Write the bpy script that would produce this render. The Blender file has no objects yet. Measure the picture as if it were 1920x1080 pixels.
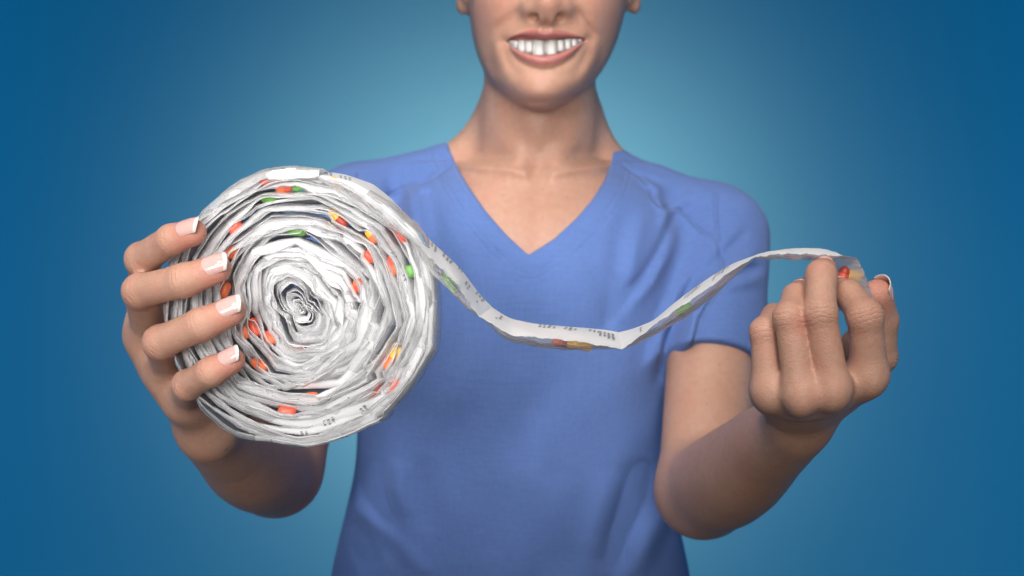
import bpy, math, random
import numpy as np
from mathutils import Vector, Matrix
from concurrent.futures import ThreadPoolExecutor

random.seed(7)
RNG = np.random.default_rng(11)
scene = bpy.context.scene
COL = scene.collection
R = math.radians

# ------------------------------------------------------------------ camera
ZC = 1.35                      # lens height: chest height of the standing person
F = 2400.0                     # focal length in photograph pixels (45 mm on a 36 mm sensor)
cam_d = bpy.data.cameras.new('camera')
cam_d.lens = 45; cam_d.sensor_width = 36; cam_d.clip_start = 0.05; cam_d.clip_end = 50
cam_d.dof.use_dof = True; cam_d.dof.focus_distance = 0.745; cam_d.dof.aperture_fstop = 8
cam = bpy.data.objects.new('camera', cam_d); COL.objects.link(cam)
cam.location = (0, 0, ZC); cam.rotation_euler = (R(90), 0, 0)
scene.camera = cam

# ------------------------------------------------------------------ world, lamps, exposure
world = bpy.data.worlds.new('World'); scene.world = world; world.use_nodes = True
bg = world.node_tree.nodes['Background']
bg.inputs[0].default_value = (1.0, 0.96, 0.92, 1); bg.inputs[1].default_value = 0.024

def area(name, loc, target, size, power, col, size_y=None, spread=None):
    l = bpy.data.lights.new(name, 'AREA'); l.energy = power; l.color = col
    l.shape = 'RECTANGLE'; l.size = size; l.size_y = size_y or size
    if spread: l.spread = spread
    o = bpy.data.objects.new(name, l); COL.objects.link(o)
    o.location = loc
    o.rotation_euler = (Vector(target) - Vector(loc)).to_track_quat('-Z', 'Y').to_euler()
    return o
# big softbox above and in front of her, a smaller one straight overhead
area('key_softbox', (-0.08, -0.30, ZC + 0.92), (0.0, 1.00, ZC + 0.12), 0.95, 3.3, (1.0, 0.965, 0.93), 0.75, R(66))
area('top_softbox', (-0.20, 0.55, ZC + 1.15), (-0.02, 0.95, ZC - 0.05), 0.80, 2.2, (1.0, 0.965, 0.93), 0.6, R(110))
# added fill near lens height, no known source, to brighten face and chin
area('face_fill', (0.10, -0.60, ZC + 0.06), (0.03, 1.0, ZC + 0.165), 0.5, 0.46, (1.0, 0.975, 0.95), 0.5, R(26))
# added narrow fill from the left, no known source, to whiten the roll
area('roll_fill', (-0.42, -0.30, ZC + 0.10), (-0.125, 0.74, ZC - 0.012), 0.25, 0.29, (1.0, 0.98, 0.97), 0.35, R(24))
# added lamps, unseen: blue wash and soft middle spot imitate a colour gradient
for sx in (-1, 1):
    area('gradient_wash', (sx * 2.6, 2.0, ZC + 0.3), (sx * 0.9, 4.2, ZC), 1.6, 28.0, (0.001, 0.52, 1.0), 2.6)
sp = bpy.data.lights.new('gradient_spot', 'SPOT'); sp.energy = 116; sp.color = (0.80, 0.42, 0.33)
sp.spot_size = R(130); sp.spot_blend = 1.0; sp.shadow_soft_size = 0.1
so = bpy.data.objects.new('gradient_spot', sp); COL.objects.link(so)
so.location = (0.0, 3.2, ZC + 0.0); so.rotation_euler = (R(90), 0, 0)

scene.view_settings.view_transform = 'Standard'
scene.view_settings.look = 'None'
scene.view_settings.exposure = 0.0
scene.view_settings.gamma = 1.0
scene.cycles.transparent_max_bounces = 48
scene.cycles.max_bounces = 20
scene.cycles.diffuse_bounces = 16
scene.cycles.transmission_bounces = 16

def PX(px, py, d):
    """a point of the place, given by where it is seen in the photograph and its distance"""
    return np.array(((px - 960) * d / F, d, ZC - (py - 540) * d / F))

# ------------------------------------------------------------------ node helpers
def mat(name):
    m = bpy.data.materials.new(name); m.use_nodes = True
    nt = m.node_tree; nt.nodes.clear()
    out = nt.nodes.new('ShaderNodeOutputMaterial')
    return m, nt, out
def node(nt, typ, **kw):
    n = nt.nodes.new(typ)
    for k, v in kw.items():
        if k in n.inputs: n.inputs[k].default_value = v
        else: setattr(n, k, v)
    return n
def math_n(nt, op, a, b=None, c=None, clamp=False):
    n = nt.nodes.new('ShaderNodeMath'); n.operation = op; n.use_clamp = clamp
    for i, v in enumerate((a, b, c)):
        if v is None: continue
        if isinstance(v, (int, float)): n.inputs[i].default_value = v
        else: nt.links.new(v, n.inputs[i])
    return n.outputs[0]
def mixc(nt, fac, a, b, blend='MIX'):
    n = nt.nodes.new('ShaderNodeMix'); n.data_type = 'RGBA'; n.blend_type = blend
    for i, v in ((0, fac), (6, a), (7, b)):
        if isinstance(v, (int, float)): n.inputs[i].default_value = v
        elif isinstance(v, tuple): n.inputs[i].default_value = v if len(v) == 4 else v + (1,)
        else: nt.links.new(v, n.inputs[i])
    return n.outputs[2]
def attr(nt, name):
    n = nt.nodes.new('ShaderNodeAttribute'); n.attribute_name = name
    return n.outputs['Fac']
def noise(nt, vec, scale, detail=3, rough=0.55):
    n = node(nt, 'ShaderNodeTexNoise', Scale=scale, Detail=detail, Roughness=rough)
    if vec is not None: nt.links.new(vec, n.inputs['Vector'])
    return n.outputs['Fac']
def objco(nt):
    return nt.nodes.new('ShaderNodeTexCoord').outputs['Object']
def bump(nt, h, strength, dist, prev=None):
    b = node(nt, 'ShaderNodeBump', Strength=strength, Distance=dist)
    nt.links.new(h, b.inputs['Height'])
    if prev is not None: nt.links.new(prev, b.inputs['Normal'])
    return b.outputs[0]

# ------------------------------------------------------------------ object helpers
def link(o, parent=None):
    COL.objects.link(o)
    if parent is not None:
        o.parent = parent
        bpy.context.view_layer.update()
        o.matrix_parent_inverse = parent.matrix_world.inverted()
    return o
def mesh_obj(name, V, Fc, mats, parent=None, smooth=True, mi=None):
    me = bpy.data.meshes.new(name)
    V = np.asarray(V, dtype=np.float32)
    if isinstance(Fc, np.ndarray):
        n, k = Fc.shape
        me.vertices.add(len(V)); me.vertices.foreach_set('co', V.ravel())
        me.loops.add(n * k); me.loops.foreach_set('vertex_index', Fc.astype(np.int32).ravel())
        me.polygons.add(n); me.polygons.foreach_set('loop_start', np.arange(0, n * k, k, dtype=np.int32))
        me.update(calc_edges=True)
    else:
        me.from_pydata([tuple(map(float, v)) for v in V], [], Fc)
    for m in (mats if isinstance(mats, (list, tuple)) else [mats]): me.materials.append(m)
    if smooth: me.polygons.foreach_set('use_smooth', np.ones(len(me.polygons), dtype=bool))
    if mi is not None: me.polygons.foreach_set('material_index', np.asarray(mi, dtype=np.int32))
    me.update()
    return link(bpy.data.objects.new(name, me), parent)
def set_attr(o, name, vals):
    a = o.data.attributes.new(name, 'FLOAT', 'POINT')
    a.data.foreach_set('value', np.asarray(vals, dtype=np.float32))
def set_uv(o, uv):
    me = o.data; l = me.uv_layers.new(name='strip')
    vi = np.zeros(len(me.loops), dtype=np.int32); me.loops.foreach_get('vertex_index', vi)
    l.data.foreach_set('uv', np.asarray(uv, dtype=np.float32)[vi].ravel())
def empty(name, loc, label, cat, group=None):
    o = bpy.data.objects.new(name, None); COL.objects.link(o); o.location = tuple(loc)
    o.empty_display_size = 0.05
    o['label'] = label; o['category'] = cat
    if group: o['group'] = group
    bpy.context.view_layer.update()
    return o
def grid_faces(nu, nv, off=0, flip=False):
    i, j = np.meshgrid(np.arange(nu - 1), np.arange(nv - 1), indexing='ij')
    a = (i * nv + j).ravel() + off
    q = np.stack([a, a + nv, a + nv + 1, a + 1], 1)
    return q[:, ::-1] if flip else q

# ------------------------------------------------------------------ distance-field modelling
def smin(a, b, k):
    h = np.maximum(k - np.abs(a - b), 0) / k
    return np.minimum(a, b) - h * h * k * 0.25
def smax(a, b, k): return -smin(-a, -b, k)
def length(v): return np.sqrt(np.einsum('ij,ij->i', v, v))
class Leaf:
    def prep(s, C): return s.ev(C)
class Cone(Leaf):
    """capsule of two radii, optionally flattened along a direction"""
    def __init__(s, a, b, ra, rb, flat=None, f=1.0):
        s.a = np.asarray(a, np.float32); s.b = np.asarray(b, np.float32)
        s.ra, s.rb = ra, rb; s.ab = s.b - s.a; s.l2 = float(s.ab @ s.ab) + 1e-12
        s.flat = None
        if flat is not None:
            n = np.asarray(flat, float); t = s.ab / math.sqrt(s.l2); n = n - (n @ t) * t
            s.flat = (n / np.linalg.norm(n)).astype(np.float32); s.f = f
    def ev(s, P, c=None, h=0):
        pa = P - s.a
        t = np.clip(pa @ s.ab / s.l2, 0, 1)
        v = pa - t[:, None] * s.ab
        if s.flat is not None:
            q = v @ s.flat
            v = v + (q * (1.0 / s.f - 1))[:, None] * s.flat
            return (length(v) - (s.ra + (s.rb - s.ra) * t)) * s.f
        return length(v) - (s.ra + (s.rb - s.ra) * t)
class Ell(Leaf):
    def __init__(s, c, r, rot=None):
        s.c = np.asarray(c, np.float32); s.r = np.asarray(r, np.float32)
        s.rot = None if rot is None else np.asarray(rot, np.float32)
    def ev(s, P, c=None, h=0):
        p = P - s.c
        if s.rot is not None: p = p @ s.rot
        k0 = length(p / s.r); k1 = length(p / (s.r * s.r)) + 1e-9
        return np.where(k0 < 1e-4, -float(s.r.min()), k0 * (k0 - 1) / k1).astype(np.float32)
class U:
    def __init__(s, k, ch): s.k, s.ch = k, ch
    def prep(s, C):
        s.vc = np.stack([x.prep(C) for x in s.ch], 1)
        d = s.vc[:, 0]
        for i in range(1, len(s.ch)): d = smin(d, s.vc[:, i], s.k)
        return d
    def ev(s, P, b=None, h=0):
        ch = s.ch
        if b is not None:
            v = s.vc[b]; lim = v.min() + 2 * h + s.k * 1.5
            ch = [x for x, q in zip(ch, v) if q <= lim]
        d = ch[0].ev(P, b, h)
        for x in ch[1:]: d = smin(d, x.ev(P, b, h), s.k)
        return d
class Hand:
    """fingers flow into the palm but stay apart from each other"""
    def __init__(s, palm, fingers, k=0.010, kf=0.0016): s.palm, s.fs, s.k, s.kf = palm, fingers, k, kf
    def prep(s, C):
        s.pv = s.palm.prep(C); s.vc = np.stack([x.prep(C) for x in s.fs], 1)
        return np.minimum(s.pv, s.vc.min(1))
    def ev(s, P, b=None, h=0):
        pd = s.palm.ev(P, b, h); out = pd
        fs = s.fs
        if b is not None:
            lim = min(s.vc[b].min(), s.pv[b]) + 2 * h + s.k * 1.5
            fs = [x for x, v in zip(fs, s.vc[b]) if v <= lim]
        first = True
        for x in fs:
            m = smin(pd, x.ev(P, b, h), s.k)
            out = m if first else smin(out, m, s.kf); first = False
        return out
class Sub:
    def __init__(s, a, b, k=0.002): s.a, s.b, s.k = a, b, k
    def prep(s, C):
        s.vb = s.b.prep(C); return smax(s.a.prep(C), -s.vb, s.k)
    def ev(s, P, b=None, h=0):
        d = s.a.ev(P, b, h)
        if b is not None and s.vb[b] > h + 0.012: return d
        return smax(d, -s.b.ev(P, b, h), s.k)
class Fn:
    def __init__(s, base, fn): s.base, s.fn = base, fn
    def prep(s, C): return s.base.prep(C)
    def ev(s, P, b=None, h=0): return s.fn(P, s.base.ev(P, b, h))
class Loft(Leaf):
    """stack of super-elliptic sections; rows: z, centre x, half width, front y, back y, exponent"""
    def __init__(s, rows, smooth=0.012, grow=0.0):
        rows = sorted(rows); a = np.array(rows, float)
        s.z = np.linspace(a[0, 0], a[-1, 0], 600); dz = s.z[1] - s.z[0]
        T = np.stack([np.interp(s.z, a[:, 0], a[:, i]) for i in range(1, 6)], 1)
        n = max(1, int(2.5 * smooth / dz)); kx = np.arange(-n, n + 1) * dz
        kk = np.exp(-kx ** 2 / (2 * smooth ** 2)); kk /= kk.sum()
        # linear extension at both ends keeps the profile from flattening there
        E = np.concatenate([T[:1] + (T[1] - T[0]) * np.arange(-n, 0)[:, None], T, T[-1:] + (T[-1] - T[-2]) * np.arange(1, n + 1)[:, None]])
        s.T = np.stack([np.convolve(E[:, i], kk, 'valid') for i in range(5)], 1)
        s.z0, s.z1 = a[0, 0], a[-1, 0]; s.grow = grow
    def f(s, P):
        z = np.clip(P[:, 2], s.z0, s.z1)
        xc, w, yf, yb, n = (np.interp(z, s.z, s.T[:, i]) for i in range(5))
        w = np.maximum(w, 0.002) + s.grow; c = (yf + yb) / 2; b = np.maximum((yb - yf) / 2, 0.002) + s.grow
        q = ((np.abs(P[:, 0] - xc) / w) ** n + (np.abs(P[:, 1] - c) / b) ** n + 1e-12) ** (1 / n)
        return (q - 1) * np.minimum(w, b)
    def ev(s, P, c=None, h=0):
        P = P.astype(np.float64); e = 1e-4
        f = s.f(P)
        g = [(s.f(P + np.array(v) * e) - f) / e for v in ((1, 0, 0), (0, 1, 0), (0, 0, 1))]
        d = f / np.maximum(np.sqrt(g[0] ** 2 + g[1] ** 2 + g[2] ** 2), 0.35)
        cap = np.maximum(P[:, 2] - s.z1, s.z0 - P[:, 2])
        return smax(d, cap, 0.01).astype(np.float32)

def polygonise(node_, lo, hi, vox, n=24, relax=2):
    """surface nets over the blocks that the surface passes through"""
    lo = np.asarray(lo, float); hi = np.asarray(hi, float)
    nb = np.ceil((hi - lo) / (vox * n)).astype(int)
    I = np.stack(np.meshgrid(*[np.arange(k) for k in nb], indexing='ij'), -1).reshape(-1, 3)
    C = (lo + (I + 0.5) * n * vox).astype(np.float32)
    hd = math.sqrt(3) * n * vox / 2 + 2 * vox
    D = node_.prep(C)
    keep = np.abs(D) < hd * 1.35 + 0.006
    dims = nb * n + 4
    ar = np.arange(-1, n + 1)
    G = np.stack(np.meshgrid(ar, ar, ar, indexing='ij'), -1).reshape(-1, 3)
    m = n + 2
    def block(b):
        base = I[b] * n
        P = (lo + (base + G) * vox).astype(np.float32)
        v = node_.ev(P, b, hd).reshape(m, m, m)
        ins = v < 0
        if ins.all() or not ins.any(): return None
        cs = sum(ins[i:m - 1 + i, j:m - 1 + j, k:m - 1 + k].astype(np.int8) for i in (0, 1) for j in (0, 1) for k in (0, 1))
        cell = np.argwhere((cs > 0) & (cs < 8))
        if len(cell) == 0: return None
        acc = np.zeros((len(cell), 3)); cnt = np.zeros(len(cell))
        for ax in range(3):
            o1, o2 = [q for q in range(3) if q != ax]
            for a in (0, 1):
                for b2 in (0, 1):
                    s0 = cell.copy(); s0[:, o1] += a; s0[:, o2] += b2
                    s1 = s0.copy(); s1[:, ax] += 1
                    va = v[s0[:, 0], s0[:, 1], s0[:, 2]]; vb = v[s1[:, 0], s1[:, 1], s1[:, 2]]
                    cr = (va < 0) != (vb < 0)
                    t = np.where(cr, va / np.where(cr, va - vb, 1), 0)
                    p = s0.astype(float); p[:, ax] += t
                    acc[cr] += p[cr]; cnt += cr
        pos = lo + (base - 1 + acc / cnt[:, None]) * vox
        def gid(c): c = c + base; return (c[:, 0] * dims[1] + c[:, 1]) * dims[2] + c[:, 2]
        quads = []
        for ax in range(3):
            o1, o2 = [(1, 2), (2, 0), (0, 1)][ax]
            sl = [slice(1, m - 1)] * 3
            A = ins[tuple(sl)]; sl2 = list(sl); sl2[ax] = slice(2, m); B = ins[tuple(sl2)]
            for flag, rev in ((A & ~B, False), (~A & B, True)):
                e = np.argwhere(flag) + 1
                if len(e) == 0: continue
                c = []
                for da, db in ((0, 0), (1, 0), (1, 1), (0, 1)):
                    q = e.copy(); q[:, o1] -= 1 - da; q[:, o2] -= 1 - db
                    c.append(gid(q))
                q4 = np.stack(c, 1)
                quads.append(q4[:, ::-1] if rev else q4)
        return gid(cell), pos, (np.concatenate(quads) if quads else np.zeros((0, 4), int))
    with ThreadPoolExecutor(4) as ex: res = [r for r in ex.map(block, np.nonzero(keep)[0]) if r is not None]
    ids = np.concatenate([r[0] for r in res]); pos = np.concatenate([r[1] for r in res])
    Q = np.concatenate([r[2] for r in res])
    uq, first = np.unique(ids, return_index=True); V = pos[first]
    Fq = np.searchsorted(uq, Q)
    ok = (Fq < len(uq)).all(1); Fq = np.minimum(Fq, len(uq) - 1); ok &= (uq[Fq] == Q).all(1); Fq = Fq[ok]
    used, inv = np.unique(Fq.ravel(), return_inverse=True); V = V[used]; Fq = inv.reshape(-1, 4)
    for _ in range(relax):                       # light fairing
        S = np.zeros_like(V); n_ = np.zeros(len(V))
        for a, b in ((0, 1), (1, 2), (2, 3), (3, 0)):
            for u, w in ((a, b), (b, a)):
                for k in range(3): S[:, k] += np.bincount(Fq[:, u], V[Fq[:, w], k], len(V))
                n_ += np.bincount(Fq[:, u], minlength=len(V))
        V = V * 0.5 + 0.5 * S / n_[:, None]
    return V, Fq

# plane coordinates used while shaping: photograph pixels at one fixed distance
def UV(P, d): return 960 + P[:, 0] * F / d, 540 - (P[:, 2] - ZC) * F / d
def gauss(u, v, cu, cv, su, sv=None, ang=0.0):
    sv = sv or su; ca, sa = math.cos(R(ang)), math.sin(R(ang))
    x = (u - cu) * ca + (v - cv) * sa; y = -(u - cu) * sa + (v - cv) * ca
    return np.exp(-0.5 * ((x / su) ** 2 + (y / sv) ** 2))
def polydist(u, v, pts):
    """distance to a polyline and position along it (0..1)"""
    best = np.full(u.shape, 1e9); tt = np.zeros(u.shape); pts = np.asarray(pts, float)
    L = np.concatenate([[0], np.cumsum(np.linalg.norm(np.diff(pts, axis=0), axis=1))])
    for i in range(len(pts) - 1):
        a, b = pts[i], pts[i + 1]; e = b - a; l2 = e @ e
        t = np.clip(((u - a[0]) * e[0] + (v - a[1]) * e[1]) / l2, 0, 1)
        d = np.hypot(u - a[0] - t * e[0], v - a[1] - t * e[1])
        m = d < best; best = np.where(m, d, best); tt = np.where(m, (L[i] + t * (L[i + 1] - L[i])) / L[-1], tt)
    return best, tt
def in_poly(u, v, pts):
    ins = np.zeros(u.shape, bool); n = len(pts)
    for i in range(n):
        (x1, y1), (x2, y2) = pts[i], pts[(i + 1) % n]
        if y1 == y2: continue
        ins ^= ((y1 > v) != (y2 > v)) & (u < (x2 - x1) * (v - y1) / (y2 - y1) + x1)
    return ins
def stroke(u, v, pts, width, taper=True):
    d, t = polydist(u, v, pts)
    g = np.exp(-0.5 * (d / width) ** 2)
    return g * np.sin(np.pi * np.clip(t, 0.02, 0.98)) ** 0.6 if taper else g

# ------------------------------------------------------------------ materials
def skin_mat():
    m, nt, out = mat('skin'); L = nt.links
    co = objco(nt)
    p = node(nt, 'ShaderNodeBsdfPrincipled', Roughness=0.42)
    n1 = noise(nt, co, 28, 4); n2 = noise(nt, co, 190, 4, 0.65); n3 = noise(nt, co, 900, 2)
    base = mixc(nt, n1, (0.475, 0.260, 0.182), (0.59, 0.362, 0.268))
    f2 = math_n(nt, 'MULTIPLY', math_n(nt, 'SUBTRACT', n2, 0.36, clamp=True), 1.7, clamp=True)
    base = mixc(nt, f2, base, (0.47, 0.24, 0.17))
    sp_ = node(nt, 'ShaderNodeTexVoronoi', Scale=150.0); sp_.feature = 'F1'; L.new(co, sp_.inputs['Vector'])
    sc_ = node(nt, 'ShaderNodeSeparateColor'); L.new(sp_.outputs['Color'], sc_.inputs[0])
    fk = math_n(nt, 'MULTIPLY', math_n(nt, 'LESS_THAN', sp_.outputs['Distance'], 0.17), math_n(nt, 'GREATER_THAN', sc_.outputs[0], 0.80))
    base = mixc(nt, math_n(nt, 'MULTIPLY', fk, 0.30), base, (0.30, 0.13, 0.08))
    base = mixc(nt, math_n(nt, 'MULTIPLY', math_n(nt, 'SUBTRACT', noise(nt, co, 55, 3), 0.5, clamp=True), 1.6, clamp=True), base, (0.58, 0.27, 0.205))
    base = mixc(nt, math_n(nt, 'MULTIPLY', attr(nt, 'flush'), 0.75), base, (0.58, 0.23, 0.17))
    lipc = mixc(nt, noise(nt, co, 350, 3), (0.42, 0.15, 0.135), (0.50, 0.20, 0.175))
    base = mixc(nt, attr(nt, 'lip'), base, lipc)
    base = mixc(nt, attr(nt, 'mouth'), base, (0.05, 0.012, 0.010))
    L.new(base, p.inputs['Base Color'])
    rl = math_n(nt, 'ADD', 0.35, math_n(nt, 'MULTIPLY', n2, 0.14))
    rl = math_n(nt, 'SUBTRACT', rl, math_n(nt, 'MULTIPLY', attr(nt, 'lip'), 0.20))
    L.new(rl, p.inputs['Roughness'])
    p.inputs['Specular IOR Level'].default_value = 0.28
    p.inputs['Subsurface Weight'].default_value = 0.18
    p.inputs['Subsurface Radius'].default_value = (1.0, 0.38, 0.2)
    p.inputs['Subsurface Scale'].default_value = 0.004
    # skin relief: fine cells everywhere, cross creases over the finger joints
    v = node(nt, 'ShaderNodeTexVoronoi', Scale=900.0); v.feature = 'DISTANCE_TO_EDGE'
    L.new(co, v.inputs['Vector'])
    vh = math_n(nt, 'MINIMUM', v.outputs['Distance'], 0.25)
    hb = math_n(nt, 'ADD', math_n(nt, 'MULTIPLY', vh, 0.8), math_n(nt, 'MULTIPLY', n3, 0.5))
    hb = math_n(nt, 'ADD', hb, math_n(nt, 'MULTIPLY', n2, 0.9))
    fx = math_n(nt, 'ADD', attr(nt, 'fx'), math_n(nt, 'MULTIPLY', math_n(nt, 'SUBTRACT', noise(nt, co, 130, 3), 0.5), 6.0))
    wv = math_n(nt, 'SINE', math_n(nt, 'MULTIPLY', fx, 2.3))
    wv = math_n(nt, 'POWER', math_n(nt, 'ADD', math_n(nt, 'MULTIPLY', wv, 0.5), 0.5), 4.0)
    wv = math_n(nt, 'MULTIPLY', math_n(nt, 'MULTIPLY', wv, -1.0), attr(nt, 'fm'))
    wv = math_n(nt, 'MULTIPLY', wv, math_n(nt, 'MULTIPLY', math_n(nt, 'SUBTRACT', noise(nt, co, 220, 2), 0.25, clamp=True), 2.2))
    v2 = node(nt, 'ShaderNodeTexVoronoi', Scale=430.0); v2.feature = 'DISTANCE_TO_EDGE'
    wp = mixc(nt, 0.0035, co, node(nt, 'ShaderNodeTexNoise', Scale=300.0).outputs['Color'])
    L.new(wp, v2.inputs['Vector'])
    hb = math_n(nt, 'ADD', hb, math_n(nt, 'MULTIPLY', math_n(nt, 'MULTIPLY', math_n(nt, 'MINIMUM', v2.outputs['Distance'], 0.18), 5.0), attr(nt, 'hand')))
    b1 = bump(nt, hb, 0.34, 0.0005)
    b2 = bump(nt, wv, 0.6, 0.0006, b1)
    L.new(b2, p.inputs['Normal'])
    L.new(p.outputs[0], out.inputs[0])
    return m
def cloth_mat():
    m, nt, out = mat('scrub_cotton'); L = nt.links
    co = objco(nt)
    p = node(nt, 'ShaderNodeBsdfPrincipled', Roughness=0.88)
    p.inputs['Specular IOR Level'].default_value = 0.10
    p.inputs['Sheen Weight'].default_value = 0.12
    p.inputs['Sheen Roughness'].default_value = 0.5
    mp = node(nt, 'ShaderNodeMapping'); L.new(co, mp.inputs['Vector'])
    mp.inputs['Scale'].default_value = (1.0, 1.0, 0.12)
    n1 = noise(nt, mp.outputs[0], 420, 3, 0.6); n2 = noise(nt, co, 1400, 2, 0.6); n3 = noise(nt, co, 9, 3)
    mp2 = node(nt, 'ShaderNodeMapping'); L.new(co, mp2.inputs['Vector'])
    mp2.inputs['Scale'].default_value = (0.12, 1.0, 1.0)
    n4 = noise(nt, mp2.outputs[0], 420, 3, 0.6)
    w = math_n(nt, 'ADD', math_n(nt, 'MULTIPLY', n1, 0.5), math_n(nt, 'MULTIPLY', n4, 0.5))
    base = mixc(nt, w, (0.082, 0.157, 0.42), (0.160, 0.262, 0.585))
    base = mixc(nt, math_n(nt, 'MULTIPLY', n3, 0.25), base, (0.10, 0.17, 0.45))
    sd = attr(nt, 'seam')            # distance to the nearest sewn seam in millimetres
    bd = attr(nt, 'band')            # distance to the edge of the neck opening in millimetres
    seam = math_n(nt, 'POWER', 2.718, math_n(nt, 'MULTIPLY', math_n(nt, 'MULTIPLY', sd, sd), -0.35))
    def line(at, wdt):
        q = math_n(nt, 'SUBTRACT', bd, at)
        return math_n(nt, 'POWER', 2.718, math_n(nt, 'MULTIPLY', math_n(nt, 'MULTIPLY', q, q), -1.0 / wdt))
    pk = math_n(nt, 'MULTIPLY', math_n(nt, 'SUBTRACT', noise(nt, co, 240, 2), 0.3, clamp=True), 2.0)
    st = math_n(nt, 'MULTIPLY', math_n(nt, 'ADD', line(15.0, 1.1), math_n(nt, 'MULTIPLY', line(20.0, 1.1), 0.8)), pk)
    L.new(base, p.inputs['Base Color'])
    h = math_n(nt, 'SUBTRACT', math_n(nt, 'MULTIPLY', math_n(nt, 'ADD', w, n2), 0.30), seam)
    h = math_n(nt, 'SUBTRACT', h, math_n(nt, 'MULTIPLY', st, 0.5))
    h = math_n(nt, 'ADD', h, math_n(nt, 'MULTIPLY', math_n(nt, 'LESS_THAN', bd, 17.5), 0.25))
    b = bump(nt, h, 1.0, 0.0020)
    L.new(b, p.inputs['Normal'])
    L.new(p.outputs[0], out.inputs[0])
    return m
def simple(name, col, rough=0.4, spec=0.5, sss=0.0, coat=0.0, var=None, vscale=60):
    m, nt, out = mat(name)
    p = node(nt, 'ShaderNodeBsdfPrincipled', Roughness=rough)
    p.inputs['Specular IOR Level'].default_value = spec
    p.inputs['Subsurface Weight'].default_value = sss; p.inputs['Subsurface Scale'].default_value = 0.002
    p.inputs['Coat Weight'].default_value = coat; p.inputs['Coat Roughness'].default_value = 0.08
    c2 = var or tuple(x * 0.9 for x in col)
    nt.links.new(mixc(nt, noise(nt, objco(nt), vscale, 3), col + (1,), c2 + (1,)), p.inputs['Base Color'])
    nt.links.new(p.outputs[0], out.inputs[0])
    return m
def streaks(nt, along, across, seed, detail=3):
    """creases that run along the strip, in strip coordinates (metres)"""
    uv = nt.nodes.new('ShaderNodeUVMap'); uv.uv_map = 'strip'
    mp = node(nt, 'ShaderNodeMapping'); nt.links.new(uv.outputs[0], mp.inputs['Vector'])
    mp.inputs['Scale'].default_value = (along, across, 1); mp.inputs['Location'].default_value = (seed, seed * 1.7, 0)
    mp.inputs['Rotation'].default_value = (0, 0, 0)
    wob = noise(nt, uv.outputs[0], 30, 2)
    ad = node(nt, 'ShaderNodeVectorMath', operation='ADD'); nt.links.new(mp.outputs[0], ad.inputs[0])
    cb = node(nt, 'ShaderNodeCombineXYZ'); nt.links.new(math_n(nt, 'MULTIPLY', wob, 1.1), cb.inputs[1]); nt.links.new(cb.outputs[0], ad.inputs[1])
    n = node(nt, 'ShaderNodeTexNoise', Scale=1.0, Detail=detail, Roughness=0.6)
    nt.links.new(ad.outputs[0], n.inputs['Vector'])
    return n.outputs['Fac']
def paper_mat():
    m, nt, out = mat('pouch_paper'); L = nt.links
    co = objco(nt)
    p = node(nt, 'ShaderNodeBsdfPrincipled', Roughness=0.42)
    p.inputs['Specular IOR Level'].default_value = 0.15
    L.new(mixc(nt, noise(nt, co, 40, 3), (0.95, 0.95, 0.955), (0.92, 0.92, 0.93)), p.inputs['Base Color'])
    t = node(nt, 'ShaderNodeBsdfTranslucent', Color=(0.94, 0.94, 0.95, 1))
    mx = node(nt, 'ShaderNodeMixShader'); mx.inputs[0].default_value = 0.20
    L.new(p.outputs[0], mx.inputs[1]); L.new(t.outputs[0], mx.inputs[2])
    b = bump(nt, math_n(nt, 'ADD', math_n(nt, 'MULTIPLY', noise(nt, co, 160, 3, 0.5), 0.5), streaks(nt, 13, 200, 3.0, 2)), 0.35, 0.0014)
    L.new(b, p.inputs['Normal']); L.new(b, t.inputs['Normal'])
    L.new(mx.outputs[0], out.inputs[0])
    return m
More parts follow.
